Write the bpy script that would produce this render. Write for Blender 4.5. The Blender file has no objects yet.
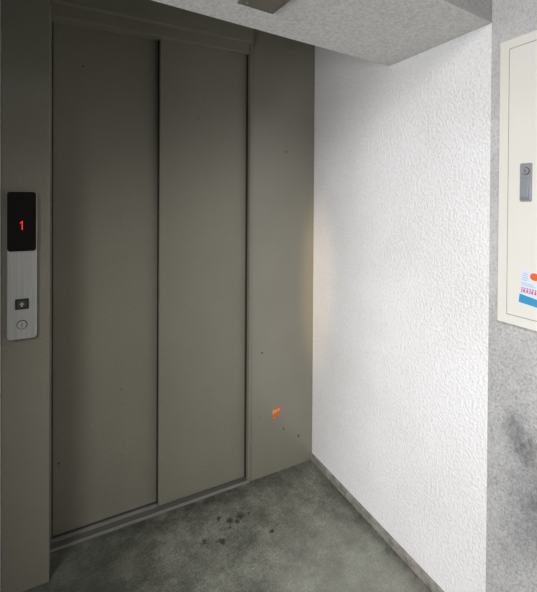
import bpy, bmesh, math
from mathutils import Vector, Matrix
C=bpy.context.scene.collection
scene=bpy.context.scene
scene.view_settings.view_transform='Standard'
scene.view_settings.look='None'

# ---------------------------------------------------------------- materials
class NT:
    def __init__(s,name,rough=.6,metal=0.,spec=.5):
        m=bpy.data.materials.new(name); m.use_nodes=True; s.m=m; s.n=m.node_tree.nodes; s.l=m.node_tree.links
        s.b=s.n['Principled BSDF']; s.b.inputs['Roughness'].default_value=rough; s.b.inputs['Metallic'].default_value=metal
        s.b.inputs['Specular IOR Level'].default_value=spec
        s.tc=s.n.new('ShaderNodeTexCoord').outputs['Object']
    def noise(s,scale,detail=3,rough=.5,vec=None,stretch=None):
        n=s.n.new('ShaderNodeTexNoise'); n.inputs['Scale'].default_value=scale; n.inputs['Detail'].default_value=detail; n.inputs['Roughness'].default_value=rough
        v=vec or s.tc
        if stretch:
            mp=s.n.new('ShaderNodeMapping'); mp.inputs['Scale'].default_value=stretch; s.l.new(v,mp.inputs['Vector']); v=mp.outputs[0]
        s.l.new(v,n.inputs['Vector']); return n.outputs['Fac']
    def voro(s,scale,feature='F1'):
        n=s.n.new('ShaderNodeTexVoronoi'); n.inputs['Scale'].default_value=scale; n.feature=feature
        s.l.new(s.tc,n.inputs['Vector']); return n.outputs['Distance']
    def ramp(s,fac,stops):
        r=s.n.new('ShaderNodeValToRGB'); e=r.color_ramp.elements
        while len(e)<len(stops): e.new(.5)
        for el,(p,c) in zip(e,stops):
            el.position=p; el.color=(c,c,c,1) if isinstance(c,(int,float)) else (*c,1)
        s.l.new(fac,r.inputs[0]); return r.outputs[0]
    def mix(s,a,b,fac,mode='MIX'):
        m=s.n.new('ShaderNodeMix'); m.data_type='RGBA'; m.blend_type=mode
        for sock,v in ((m.inputs[6],a),(m.inputs[7],b),(m.inputs[0],fac)):
            if isinstance(v,(int,float)): sock.default_value=v if sock==m.inputs[0] else (v,v,v,1)
            elif isinstance(v,tuple): sock.default_value=(*v,1)
            else: s.l.new(v,sock)
        return m.outputs[2]
    def math(s,op,a,b=0):
        m=s.n.new('ShaderNodeMath'); m.operation=op
        for i,v in enumerate((a,b)):
            if isinstance(v,(int,float)): m.inputs[i].default_value=v
            else: s.l.new(v,m.inputs[i])
        return m.outputs[0]
    def height(s,z0,z1):
        sep=s.n.new('ShaderNodeSeparateXYZ'); s.l.new(s.tc,sep.inputs[0])
        mr=s.n.new('ShaderNodeMapRange'); mr.interpolation_type='SMOOTHSTEP'; mr.inputs[1].default_value=z0; mr.inputs[2].default_value=z1
        s.l.new(sep.outputs['Z'],mr.inputs[0]); return mr.outputs[0]
    def blob(s,c,r,soft=.5,warp=.0,wscale=20):
        v=s.tc
        if warp:
            n=s.n.new('ShaderNodeTexNoise'); n.inputs['Scale'].default_value=wscale; s.l.new(s.tc,n.inputs['Vector'])
            sc=s.n.new('ShaderNodeVectorMath'); sc.operation='MULTIPLY_ADD'
            s.l.new(n.outputs['Color'],sc.inputs[0]); sc.inputs[1].default_value=(warp,)*3; sc.inputs[2].default_value=(-warp/2,)*3
            ad=s.n.new('ShaderNodeVectorMath'); ad.operation='ADD'; s.l.new(s.tc,ad.inputs[0]); s.l.new(sc.outputs[0],ad.inputs[1]); v=ad.outputs[0]
        d=s.n.new('ShaderNodeVectorMath'); d.operation='SUBTRACT'; s.l.new(v,d.inputs[0]); d.inputs[1].default_value=c
        q=s.n.new('ShaderNodeVectorMath'); q.operation='DIVIDE'; s.l.new(d.outputs[0],q.inputs[0]); q.inputs[1].default_value=r
        le=s.n.new('ShaderNodeVectorMath'); le.operation='LENGTH'; s.l.new(q.outputs[0],le.inputs[0])
        mr=s.n.new('ShaderNodeMapRange'); mr.interpolation_type='SMOOTHSTEP'
        mr.inputs[1].default_value=1-soft; mr.inputs[2].default_value=1; mr.inputs[3].default_value=1; mr.inputs[4].default_value=0
        s.l.new(le.outputs['Value'],mr.inputs[0]); return mr.outputs[0]
    def color(s,c):
        if isinstance(c,tuple): s.b.inputs['Base Color'].default_value=(*c,1)
        else: s.l.new(c,s.b.inputs['Base Color'])
    def bump(s,h,dist,strength=1.):
        b=s.n.new('ShaderNodeBump'); b.inputs['Distance'].default_value=dist; b.inputs['Strength'].default_value=strength
        s.l.new(h,b.inputs['Height']); s.l.new(b.outputs[0],s.b.inputs['Normal'])

def flat(name,c,rough=.5,metal=0.,emit=0):
    t=NT(name,rough,metal); t.color(c)
    if emit:
        t.b.inputs['Emission Color'].default_value=(*c,1); t.b.inputs['Emission Strength'].default_value=emit
    t.bump(t.noise(180,2),.0002,.3)
    return t.m

# white sprayed stucco
t=NT('white_stucco',.55)
h=t.math('ADD',t.ramp(t.noise(110,2,.5),[(.38,0.),(.64,1.)]),t.math('MULTIPLY',t.noise(250,2),.6))
dirt=t.ramp(t.noise(2.2,4,.6),[(.3,(.80,.79,.78)),(.6,(.87,.87,.87))])
pits=t.ramp(t.noise(110,2,.5),[(.36,.91),(.5,1.)])
t.color(t.mix(dirt,pits,1.,'MULTIPLY')); t.bump(h,.0017,.9); white=t.m
# grey concrete beam
t=NT('coated_concrete',.85)
h=t.math('ADD',t.noise(80,4,.7),t.math('MULTIPLY',t.noise(200,2),.6))
col=t.ramp(t.noise(100,4,.75),[(.36,(.66,.66,.645)),(.62,(.90,.90,.88))])
t.color(col); t.bump(h,.004,1.); beam_m=t.m
# rough bare concrete column
t=NT('bare_concrete',.9)
h=t.math('ADD',t.noise(80,4,.75),t.math('MULTIPLY',t.voro(110),.5))
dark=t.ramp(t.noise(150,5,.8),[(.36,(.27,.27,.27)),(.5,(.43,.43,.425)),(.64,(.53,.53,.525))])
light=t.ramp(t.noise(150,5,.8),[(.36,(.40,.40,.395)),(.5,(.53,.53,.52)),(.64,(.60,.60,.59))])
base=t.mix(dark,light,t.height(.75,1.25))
base=t.mix(base,t.ramp(t.noise(6,5,.65),[(.35,.90),(.6,1.04)]),1.,'MULTIPLY')
streak=t.ramp(t.noise(20,7,.85,stretch=(1,1.2,.8)),[(.38,.30),(.60,1.)])
for c,r,am in (((0,-1.055,.69),(.5,.065,.15),.95),((0,-1.10,.52),(.5,.10,.25),.8),((0,-1.03,.38),(.5,.06,.2),.3)):
    base=t.mix(base,(.10,.10,.105),t.math('MULTIPLY',t.math('MULTIPLY',t.blob(c,r,.98,.10,12),am),streak))
t.color(base); t.bump(h,.002,.9); conc=t.m
# grey skirting
t=NT('skirting_mortar',.8)
t.color(t.ramp(t.noise(22,6,.75),[(.35,(.14,.135,.115)),(.65,(.34,.32,.285))])); t.bump(t.noise(90,3),.003); skirt=t.m
# floor
t=NT('floor_concrete',.5,spec=.4)
big=t.ramp(t.noise(6,9,.82),[(.38,(.105,.110,.085)),(.5,(.195,.203,.165)),(.62,(.310,.318,.268))])
fine=t.ramp(t.noise(130,6,.85),[(.34,.45),(.66,1.5)])
base=t.mix(big,fine,1.,'MULTIPLY')
base=t.mix(base,(.48,.49,.43),t.math('MULTIPLY',t.blob((-.20,-.68,0),(.55,.5,1),.95,.3,7),.42))
base=t.mix(base,(.40,.41,.36),t.math('MULTIPLY',t.ramp(t.noise(16,8,.85),[(.54,0.),(.64,1.)]),.45))
for x,y,r in ((-.535,-.172,.020),(-.488,-.165,.020),(-.51,-.19,.013),(-.60,-.25,.018),(-.44,-.17,.012),(-.66,-.22,.013),(-.57,-.14,.011),(-.40,-.30,.011),(-.545,-.205,.010)):
    base=t.mix(base,(.03,.032,.025),t.math('MULTIPLY',t.blob((x,y,0),(r*1.3,r*1.3,.5),.8,.05,60),.88))
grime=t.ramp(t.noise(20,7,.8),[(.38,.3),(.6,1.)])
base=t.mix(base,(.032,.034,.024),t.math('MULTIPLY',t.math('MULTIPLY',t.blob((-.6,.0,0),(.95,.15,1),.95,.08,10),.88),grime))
base=t.mix(base,(.045,.048,.036),t.math('MULTIPLY',t.blob((-1.1,-.25,0),(.42,.36,1),.95,.12,9),.62))
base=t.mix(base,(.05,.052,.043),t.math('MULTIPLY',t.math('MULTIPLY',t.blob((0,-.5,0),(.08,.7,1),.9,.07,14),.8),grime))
t.color(base); t.l.new(t.ramp(t.noise(6,4),[(.3,.38),(.7,.7)]),t.b.inputs['Roughness'])
t.bump(t.noise(80,6,.8),.005,.9); floor_m=t.m
# painted steel
def paint(name,col,rough=.36,sp=.5,rust=()):
    t=NT(name,rough,spec=sp)
    v=t.ramp(t.noise(3,4,.6),[(.3,.94),(.7,1.03)])
    base=t.mix(col,v,1.,'MULTIPLY')
    base=t.mix(base,t.ramp(t.noise(260,3,.7),[(.35,.90),(.65,1.08)]),1.,'MULTIPLY')
    for x,z,r in rust:
        base=t.mix(base,(.085,.035,.012),t.math('MULTIPLY',t.blob((x,0,z),(r,.5,r*1.3),.6,.008,90),.9))
    t.color(base); t.bump(t.noise(14,3),.0012,.3); return t
P=(.272,.258,.205)
frame_m=paint('painted_steel_frame',P,.26,.8,((-.175,.21,.006),(-.085,.15,.008),(-.30,.62,.006),(-.17,1.62,.005),(-.31,.30,.004))).m
door_m=paint('painted_steel_door',P,.36,.5,((-1.185,.30,.007),(-1.10,1.92,.005),(-.95,.55,.004),(-.62,1.75,.004))).m
alu=NT('worn_aluminium',.5,.4); alu.color(alu.ramp(alu.noise(20,4,.7,stretch=(1,30,30)),[(.35,(.26,.26,.24)),(.7,(.50,.50,.47))])); alu=alu.m
track=flat('sill_groove',(.12,.12,.105),.7)
ss=NT('stainless_plate',.48,.4); ss.color(ss.ramp(ss.noise(8,3,.6,stretch=(40,1,.5)),[(.3,(.48,.48,.465)),(.7,(.62,.62,.60))])); ss=ss.m
black=flat('black_acrylic',(.008,.006,.006),.18)
darkp=flat('dark_plastic',(.03,.03,.03),.4)
seam_dark=flat('seam_shadow',(.030,.029,.024),.8)  # shadow tone for the door seams
red=flat('red_led',(1.,.03,.04),.4,0,1.)
cream=NT('cream_enamel',.42); cream.color(cream.ramp(cream.noise(3,3),[(.3,(.73,.715,.655)),(.7,(.77,.755,.695))])); cream.bump(cream.noise(120,2),.0004,.4); cream=cream.m
chrome=flat('satin_chrome',(.36,.38,.41),.32,.3)
orange=NT('orange_paper',.7); orange.color(orange.ramp(orange.noise(40,2),[(.52,(.74,.17,.02)),(.58,(.66,.42,.24))])); orange=orange.m
brownplate=flat('dull_metal_plate',(.22,.205,.17),.5,.3)
wpaper=flat('white_vinyl',(.68,.75,.82),.35)
blue=flat('blue_print',(.05,.30,.56),.35); pink=flat('pink_print',(.72,.10,.34),.35); redp=flat('red_print',(.78,.13,.04),.35); lblue=flat('pale_blue_print',(.36,.56,.72),.35)
plaster=flat('dull_plaster',(.42,.42,.40),.8)
pale=flat('pale_plaster',(.55,.56,.57),.8)

# ---------------------------------------------------------------- mesh helpers
def mesh_obj(name,bm,mats,parent=None,bevel=0,seg=2,kind=None):
    bmesh.ops.recalc_face_normals(bm,faces=bm.faces)
    me=bpy.data.meshes.new(name); bm.to_mesh(me); bm.free()
    for m in (mats if isinstance(mats,(list,tuple)) else [mats]): me.materials.append(m)
    o=bpy.data.objects.new(name,me); C.objects.link(o)
    if parent: o.parent=parent
    if kind: o['kind']=kind
    if bevel:
        md=o.modifiers.new('bevel','BEVEL'); md.width=bevel; md.segments=seg; md.limit_method='ANGLE'
        md.angle_limit=math.radians(40)
    return o
def addbox(bm,x0,x1,y0,y1,z0,z1,mi=0):
    vs=[bm.verts.new((x,y,z)) for x in (x0,x1) for y in (y0,y1) for z in (z0,z1)]
    for f in ((0,1,3,2),(4,6,7,5),(0,4,5,1),(2,3,7,6),(0,2,6,4),(1,5,7,3)):
        bm.faces.new([vs[i] for i in f]).material_index=mi
def prism(bm,pts,axis,a0,a1,mi=0):
    def v(p,a):
        return {'x':(a,p[0],p[1]),'y':(p[0],a,p[1]),'z':(p[0],p[1],a)}[axis]
    A=[bm.verts.new(v(p,a0)) for p in pts]; B=[bm.verts.new(v(p,a1)) for p in pts]
    n=len(pts)
    bm.faces.new(A).material_index=mi; bm.faces.new(B[::-1]).material_index=mi
    for i in range(n): bm.faces.new((A[i],A[(i+1)%n],B[(i+1)%n],B[i])).material_index=mi
def rrect(x0,x1,y0,y1,r,n=5):
    out=[]
    for cx,cy,a in ((x1-r,y1-r,0),(x0+r,y1-r,90),(x0+r,y0+r,180),(x1-r,y0+r,270)):
        for i in range(n+1):
            t=math.radians(a+90*i/n); out.append((cx+r*math.cos(t),cy+r*math.sin(t)))
    return out
def circ(cx,cy,r,n=24): return [(cx+r*math.cos(2*math.pi*i/n),cy+r*math.sin(2*math.pi*i/n)) for i in range(n)]
def box(name,dims,mat,parent=None,bevel=0,kind=None):
    bm=bmesh.new(); addbox(bm,*dims); return mesh_obj(name,bm,mat,parent,bevel,kind=kind)
def empty(name,loc,label,cat):
    e=bpy.data.objects.new(name,None); e.location=loc; e.empty_display_size=.1; C.objects.link(e); e['label']=label; e['category']=cat; return e
def adopt(parent):
    inv=Matrix.Translation(parent.location).inverted()
    for o in bpy.data.objects:
        if o.parent==parent: o.matrix_parent_inverse=inv

# ---------------------------------------------------------------- room shell
S='structure'
H=2.08; XL,XM,XR=-1.2114,-.7945,-.3723; FL=-1.353
JY=-.13
XJ=-1.2105
ZC=2.55
box('floor',(-3.6,.02,-3.8,.30,-.12,0),floor_m,kind=S)
box('wall_right',(0,.15,-.9593,.15,0,ZC),white,kind=S)
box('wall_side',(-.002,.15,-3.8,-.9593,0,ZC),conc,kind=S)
box('wall_left',(-3.6,FL-.001,JY-.004,.15,0,ZC),pale,kind=S)
box('shade_wing',(-1.95,-1.75,-.80,JY-.004,0,ZC),plaster,kind=S)  # unseen wing, added to shade the left side of the lift
box('wall_back',(FL,0,.12,.15,0,ZC),plaster,kind=S)
box('wall_front',(-3.6,.15,-3.95,-3.8,0,ZC),plaster,kind=S)
box('ceiling',(-3.6,.15,-3.95,.15,ZC,ZC+.12),beam_m,kind=S)
a=.0818; L=3.4
d=Vector((-math.cos(a),-math.sin(a)))
p1=Vector((0,-.531)); p2=Vector((0,-.9593))
q1=p1+d*L; q2=p2+d*L
bm=bmesh.new(); prism(bm,[tuple(p1),tuple(p2),tuple(q2),tuple(q1)],'z',1.9157,ZC)
# front face of the beam is left as bare grey concrete
bm.faces.ensure_lookup_table()
bmesh.ops.recalc_face_normals(bm,faces=bm.faces)
for f in bm.faces:
    f.normal_update()
    if f.normal.y<-.5: f.material_index=1
mesh_obj('trim_1',bm,[beam_m,conc],kind=S,bevel=.004)
bm=bmesh.new(); prism(bm,[(0,0),(-.008,0),(-.008,.028),(-.005,.034),(0,.036)],'y',-.9593,0)
mesh_obj('baseboard_right',bm,skirt,kind=S)

# ---------------------------------------------------------------- lift entrance
lift=empty('elevator_entrance',((XL+XR)/2,.05,0),'grey-green painted steel elevator entrance with two sliding panels','elevator door')
bm=bmesh.new()
prism(bm,[(FL,JY),(XJ,JY),(XJ,.12),(FL,.12)],'z',0,ZC)
prism(bm,[(XR,-.006),(XR+.010,-.006),(XR+.010,0),(0,0),(0,.12),(XR,.12)],'z',0,ZC)
addbox(bm,XJ,XR,0,.12,H,ZC)
mesh_obj('door_frame',bm,frame_m,lift,bevel=.002)
bm=bmesh.new()
prism(bm,[(0,H+.045),(-.028,H+.045),(-.028,ZC),(0,ZC)],'x',XJ,XR+.002)
mesh_obj('header_casing',bm,frame_m,lift,bevel=.002)
def panel(x0,x1,y):
    bm=bmesh.new(); prism(bm,[(x0,y),(x1,y),(x1,y+.020),(x0,y+.020)],'z',.008,H+.04)
    return mesh_obj('door_panel',bm,door_m,lift,bevel=.004,seg=3)
Y1,Y2=.064,.032
panel(XL-.02,XM+.03,Y1); panel(XM,XR+.02,Y2)
def shadow_strip(x0,x1,y0,y1): return box('seam_shadow_strip',(x0,x1,y0,y1,.008,H+.03),seam_dark,lift)  # dark strips standing in for the shadow lines at the panel edges
shadow_strip(XM-.003,XM-.0005,Y1-.010,Y1); shadow_strip(XR-.007,XR,Y2-.008,Y2); shadow_strip(XJ,XJ+.004,Y1-.006,Y1)
bm=bmesh.new()
addbox(bm,XJ,XR,-.006,.085,0,.002,1)
for y,wd in ((-.006,.012),(.040,.016)): addbox(bm,XJ,XR,y,y+wd,.002,.006)
mesh_obj('door_sill',bm,[alu,track],lift)
adopt(lift)

# ---------------------------------------------------------------- hall call panel (on the proud jamb)
k=(1.6976+JY)/1.6976
def sx_(x): return -1.1404+(x+1.1404)*k
def sz_(z): return 1.3671+(z-1.3671)*k
X0,X1,Z0,Z1=sx_(-1.3517),sx_(-1.2574),sz_(.8497),sz_(1.3997)
cp=empty('elevator_call_panel',((X0+X1)/2,JY,Z0),'slim steel call panel with black floor display showing red 1','elevator button panel')
yF=JY-.016
zs=sz_(1.178)
bm=bmesh.new(); prism(bm,rrect(X0,X1,Z0,Z1,.012),'y',JY,yF); mesh_obj('faceplate',bm,ss,cp,bevel=.004,seg=3)
bm=bmesh.new(); prism(bm,rrect(X0+.001,X1-.001,zs,Z1-.001,.010),'y',yF,yF-.004); mesh_obj('floor_display',bm,black,cp,bevel=.002)
bm=bmesh.new(); rows=["010","110","010","010","010","010","010"]
xc=sx_(-1.3035); zc=sz_(1.274); pt_=.0044
for r,row in enumerate(rows):
    for c,ch in enumerate(row):
        if ch=='1': prism(bm,rrect(xc+(c-1)*pt_-.0017,xc+(c-1)*pt_+.0017,zc+(3-r)*pt_-.0019,zc+(3-r)*pt_+.0019,.001,2),'y',yF-.004,yF-.0046)
mesh_obj('display_digit',bm,red,cp)
bx,bz=sx_(-1.304),sz_(.982)
bm=bmesh.new(); prism(bm,rrect(bx-.020,bx+.020,bz-.018,bz+.018,.003),'y',yF,yF-.003,0)
mesh_obj('button_bezel',bm,darkp,cp,bevel=.0008)
bm=bmesh.new(); prism(bm,rrect(bx-.014,bx+.014,bz-.012,bz+.012,.002),'y',yF-.003,yF-.006,0)
prism(bm,[(bx-.008,bz-.001),(bx+.008,bz-.001),(bx,bz+.008)],'y',yF-.006,yF-.0066,1)
prism(bm,[(bx-.003,bz-.008),(bx+.003,bz-.008),(bx+.003,bz-.001),(bx-.003,bz-.001)],'y',yF-.006,yF-.0066,1)
mesh_obj('call_button',bm,[flat('grey_button',(.06,.06,.06),.4),ss],cp)
kz=sz_(.905)
bm=bmesh.new(); prism(bm,circ(bx,kz,.016,28),'y',yF,yF-.001,1); prism(bm,circ(bx,kz,.0135,28),'y',yF-.001,yF-.004); addbox(bm,bx-.001,bx+.001,yF-.0045,yF-.004,kz-.007,kz+.007,1)
mesh_obj('key_switch',bm,[ss,darkp],cp,bevel=.0006)
adopt(cp)

# ---------------------------------------------------------------- wall box
cb=empty('utility_cabinet',(0,-1.2,1.02),'cream enamelled wall cabinet with recessed metal latch','electrical cabinet')
by0,by1,bz0,bz1=-1.60,-.9988,1.0224,1.8351
bm=bmesh.new(); fx=-.022; w=.0255
addbox(bm,-.012,0,by0,by1,bz0,bz1,0)
addbox(bm,fx,-.012,by1-w,by1,bz0,bz1); addbox(bm,fx,-.012,by0,by0+w,bz0,bz1)
addbox(bm,fx,-.012,by0+w,by1-w,bz1-w,bz1); addbox(bm,fx,-.012,by0+w,by1-w,bz0,bz0+w)
bmesh.ops.remove_doubles(bm,verts=bm.verts,dist=1e-6)
mesh_obj('cabinet_body',bm,cream,cb)
g=.0013
bm=bmesh.new(); addbox(bm,fx-.0004,-.0121,by0+w+g,by1-w-g,bz0+w+g,bz1-w-g); cdoor=mesh_obj('cabinet_door',bm,cream,cb,bevel=.0012)
ly0,ly1,lz0,lz1=-1.091,-1.0595,1.372,1.478
bm=bmesh.new()
def px(pts,x0,x1,mi=0): prism(bm,pts,'x',x0,x1,mi)
yc=(ly0+ly1)/2
px(rrect(ly0,ly1,lz0,lz1,.004),fx,fx-.003)
prism(bm,[(fx-.003,lz0+.006),(fx-.006,lz0+.006),(fx-.014,lz0+.014),(fx-.007,lz0+.062),(fx-.003,lz0+.064)],'y',ly0+.006,ly1-.006)
px(circ(yc,lz1-.022,.0105,24),fx-.003,fx-.0035,1)
px(circ(yc,lz1-.022,.0090,24),fx-.0035,fx-.007)
px([(yc-.0012,lz1-.026),(yc+.0012,lz1-.026),(yc+.0012,lz1-.018),(yc-.0012,lz1-.018)],fx-.007,fx-.0073,1)
latch=mesh_obj('latch',bm,[chrome,darkp],cdoor,bevel=.0008); latch['label']='satin chrome latch with keyhole'
adopt(cb)

# ad sticker on the cabinet, stuck on slightly askew
sx=fx-.0006
st=empty('advert_sticker',(sx,-1.09,1.08),'small white and blue advertising sticker with pink print on cream cabinet','sticker')
sy1,sy0,sz0,sz1=-1.057,-1.118,1.086,1.182
bm=bmesh.new(); px(rrect(sy0,sy1,sz0,sz1,.003),sx,sx-.0006); mesh_obj('sticker_sheet',bm,wpaper,st)
bm=bmesh.new(); px([(sy0+.001,sz0+.002),(sy1-.001,sz0+.002),(sy1-.001,sz0+.026),(sy0+.001,sz0+.022)],sx-.0006,sx-.0009)
for i,(z,l) in enumerate(((.052,.036),(.057,.030),(.066,.014),(.072,.015),(.078,.014),(.084,.014))):
    px([(sy1-.003,sz0+z),(sy1-.003-l,sz0+z),(sy1-.003-l,sz0+z+.0024),(sy1-.003,sz0+z+.0024)],sx-.0006,sx-.0009,1)
mesh_obj('sticker_banner',bm,[blue,lblue],st)
bm=bmesh.new(); px([(p[0],p[1]*.85+(sz1-.014)*.15) for p in circ(sy1-.034,sz1-.014,.012,20)],sx-.0006,sx-.0011)
mesh_obj('sticker_badge',bm,redp,st)
bm=bmesh.new()
def stroke(y,z,dy,dz,wd=.0015,mi=0):
    v=Vector((dy,dz)); n=Vector((-dz,dy)).normalized()*wd/2; p=Vector((y,z)); px([tuple(p-n),tuple(p+v-n),tuple(p+v+n),tuple(p+n)],sx-.0008,sx-.0013,mi)
for i in range(8):
    y=sy1-.003-i*.0070; z=sz0+.032+i*.0003
    stroke(y,z+.012,-.0058,.0005); stroke(y,z+.007,-.0058,-.0005); stroke(y-.0029,z,-.0,.0145)
    if i%3==1: stroke(y-.0005,z,.0003,.008); stroke(y,z+.002,-.0058,-.001)
    elif i%3==2: stroke(y-.0005,z+.001,-.0022,.005); stroke(y-.0055,z+.001,.0022,.005)
    else: stroke(y,z+.001,-.0058,.000)
mesh_obj('sticker_lettering',bm,[pink],st)
adopt(st); st.rotation_euler=(math.radians(6),0,0)

# orange sticker remnant on frame
bm=bmesh.new()
prism(bm,[(-.246,.280),(-.228,.277),(-.224,.281),(-.205,.286),(-.196,.303),(-.197,.335),(-.206,.331),(-.214,.333),(-.236,.329),(-.240,.312),(-.241,.296)],'y',-.0001,-.0012)
o=mesh_obj('sticker_remnant',bm,orange); o['label']='torn orange paper sticker scrap on painted steel'; o['category']='sticker'
# cover plate under beam
pl=empty('ceiling_cover_plate',(-.68,-.77,1.9157),'dull metal square cover plate screwed under concrete beam','cover plate')
dd=Vector((math.cos(a),math.sin(a))); nn=Vector((math.sin(a),-math.cos(a))); o0=Vector((-.737,-.7165))
bm=bmesh.new()
prism(bm,[tuple(o0+dd*u+nn*v) for u,v in ((0,0),(.115,0),(.115,.115),(0,.115))],'z',1.9157,1.909)
mesh_obj('plate',bm,brownplate,pl,bevel=.002)
bm=bmesh.new(); c=o0+dd*.0575+nn*.0575; prism(bm,circ(c.x,c.y,.042,28),'z',1.909,1.905); mesh_obj('plate_rim',bm,brownplate,pl,bevel=.001)
for m in (.02,.095):
    bm=bmesh.new(); c=o0+dd*m+nn*.02; prism(bm,circ(c.x,c.y,.004,12),'z',1.909,1.9075); mesh_obj('screw',bm,chrome,pl)
adopt(pl)

# ---------------------------------------------------------------- light
def area(name,loc,target,sx_,sy_,e,col,spread=180):
    l=bpy.data.lights.new(name,'AREA'); l.shape='RECTANGLE'; l.size=sx_; l.size_y=sy_; l.energy=e; l.color=col; l.spread=math.radians(spread)
    o=bpy.data.objects.new(name,l); C.objects.link(o); o.location=loc
    o.rotation_euler=(Vector(target)-Vector(loc)).to_track_quat('-Z','Y').to_euler()
area('daylight_opening',(-3.4,-1.65,1.20),(0,-.90,.85),1.1,1.0,24,(.99,.98,1.),105)
area('high_wall_fill',(-2.2,-2.3,2.40),(0,-.72,.60),1.2,.9,13,(1,.98,.98),70)  # added high light, grades the white wall below the beam
l=bpy.data.lights.new('corner_warm_fill','SPOT'); l.energy=240; l.color=(1,.72,.42); l.spot_size=math.radians(17); l.spot_blend=1; l.shadow_soft_size=.03  # added warm spot without a fitting, makes the glow in the corner
o=bpy.data.objects.new('corner_warm_fill',l); C.objects.link(o); o.location=(-1.75,-3.2,1.5); o.scale=(.17,1,1)
o.rotation_euler=(Vector((.0,-.03,.93))-Vector(o.location)).to_track_quat('-Z','Y').to_euler()
w=bpy.data.worlds.new('world'); scene.world=w; w.use_nodes=True
w.node_tree.nodes['Background'].inputs[0].default_value=(.89,.90,1,1); w.node_tree.nodes['Background'].inputs[1].default_value=.22

# ---------------------------------------------------------------- camera
yaw,pitch,roll=.4697,.0081,.0062
F=Vector((math.sin(yaw)*math.cos(pitch),math.cos(yaw)*math.cos(pitch),-math.sin(pitch)))
R=Vector((math.cos(yaw),-math.sin(yaw),0)); U=R.cross(F)
R2=R*math.cos(roll)+U*math.sin(roll); U2=-R*math.sin(roll)+U*math.cos(roll)
cd=bpy.data.cameras.new('camera'); co=bpy.data.objects.new('camera',cd); C.objects.link(co)
M=Matrix((R2,U2,-F)).transposed().to_4x4(); M.translation=Vector((-1.1404,-1.6976,1.3671)); co.matrix_world=M
cd.sensor_fit='HORIZONTAL'; cd.sensor_width=36; cd.lens=384.45/537*36; cd.shift_x=.0031; cd.shift_y=-.1698; cd.clip_start=.02
scene.camera=co
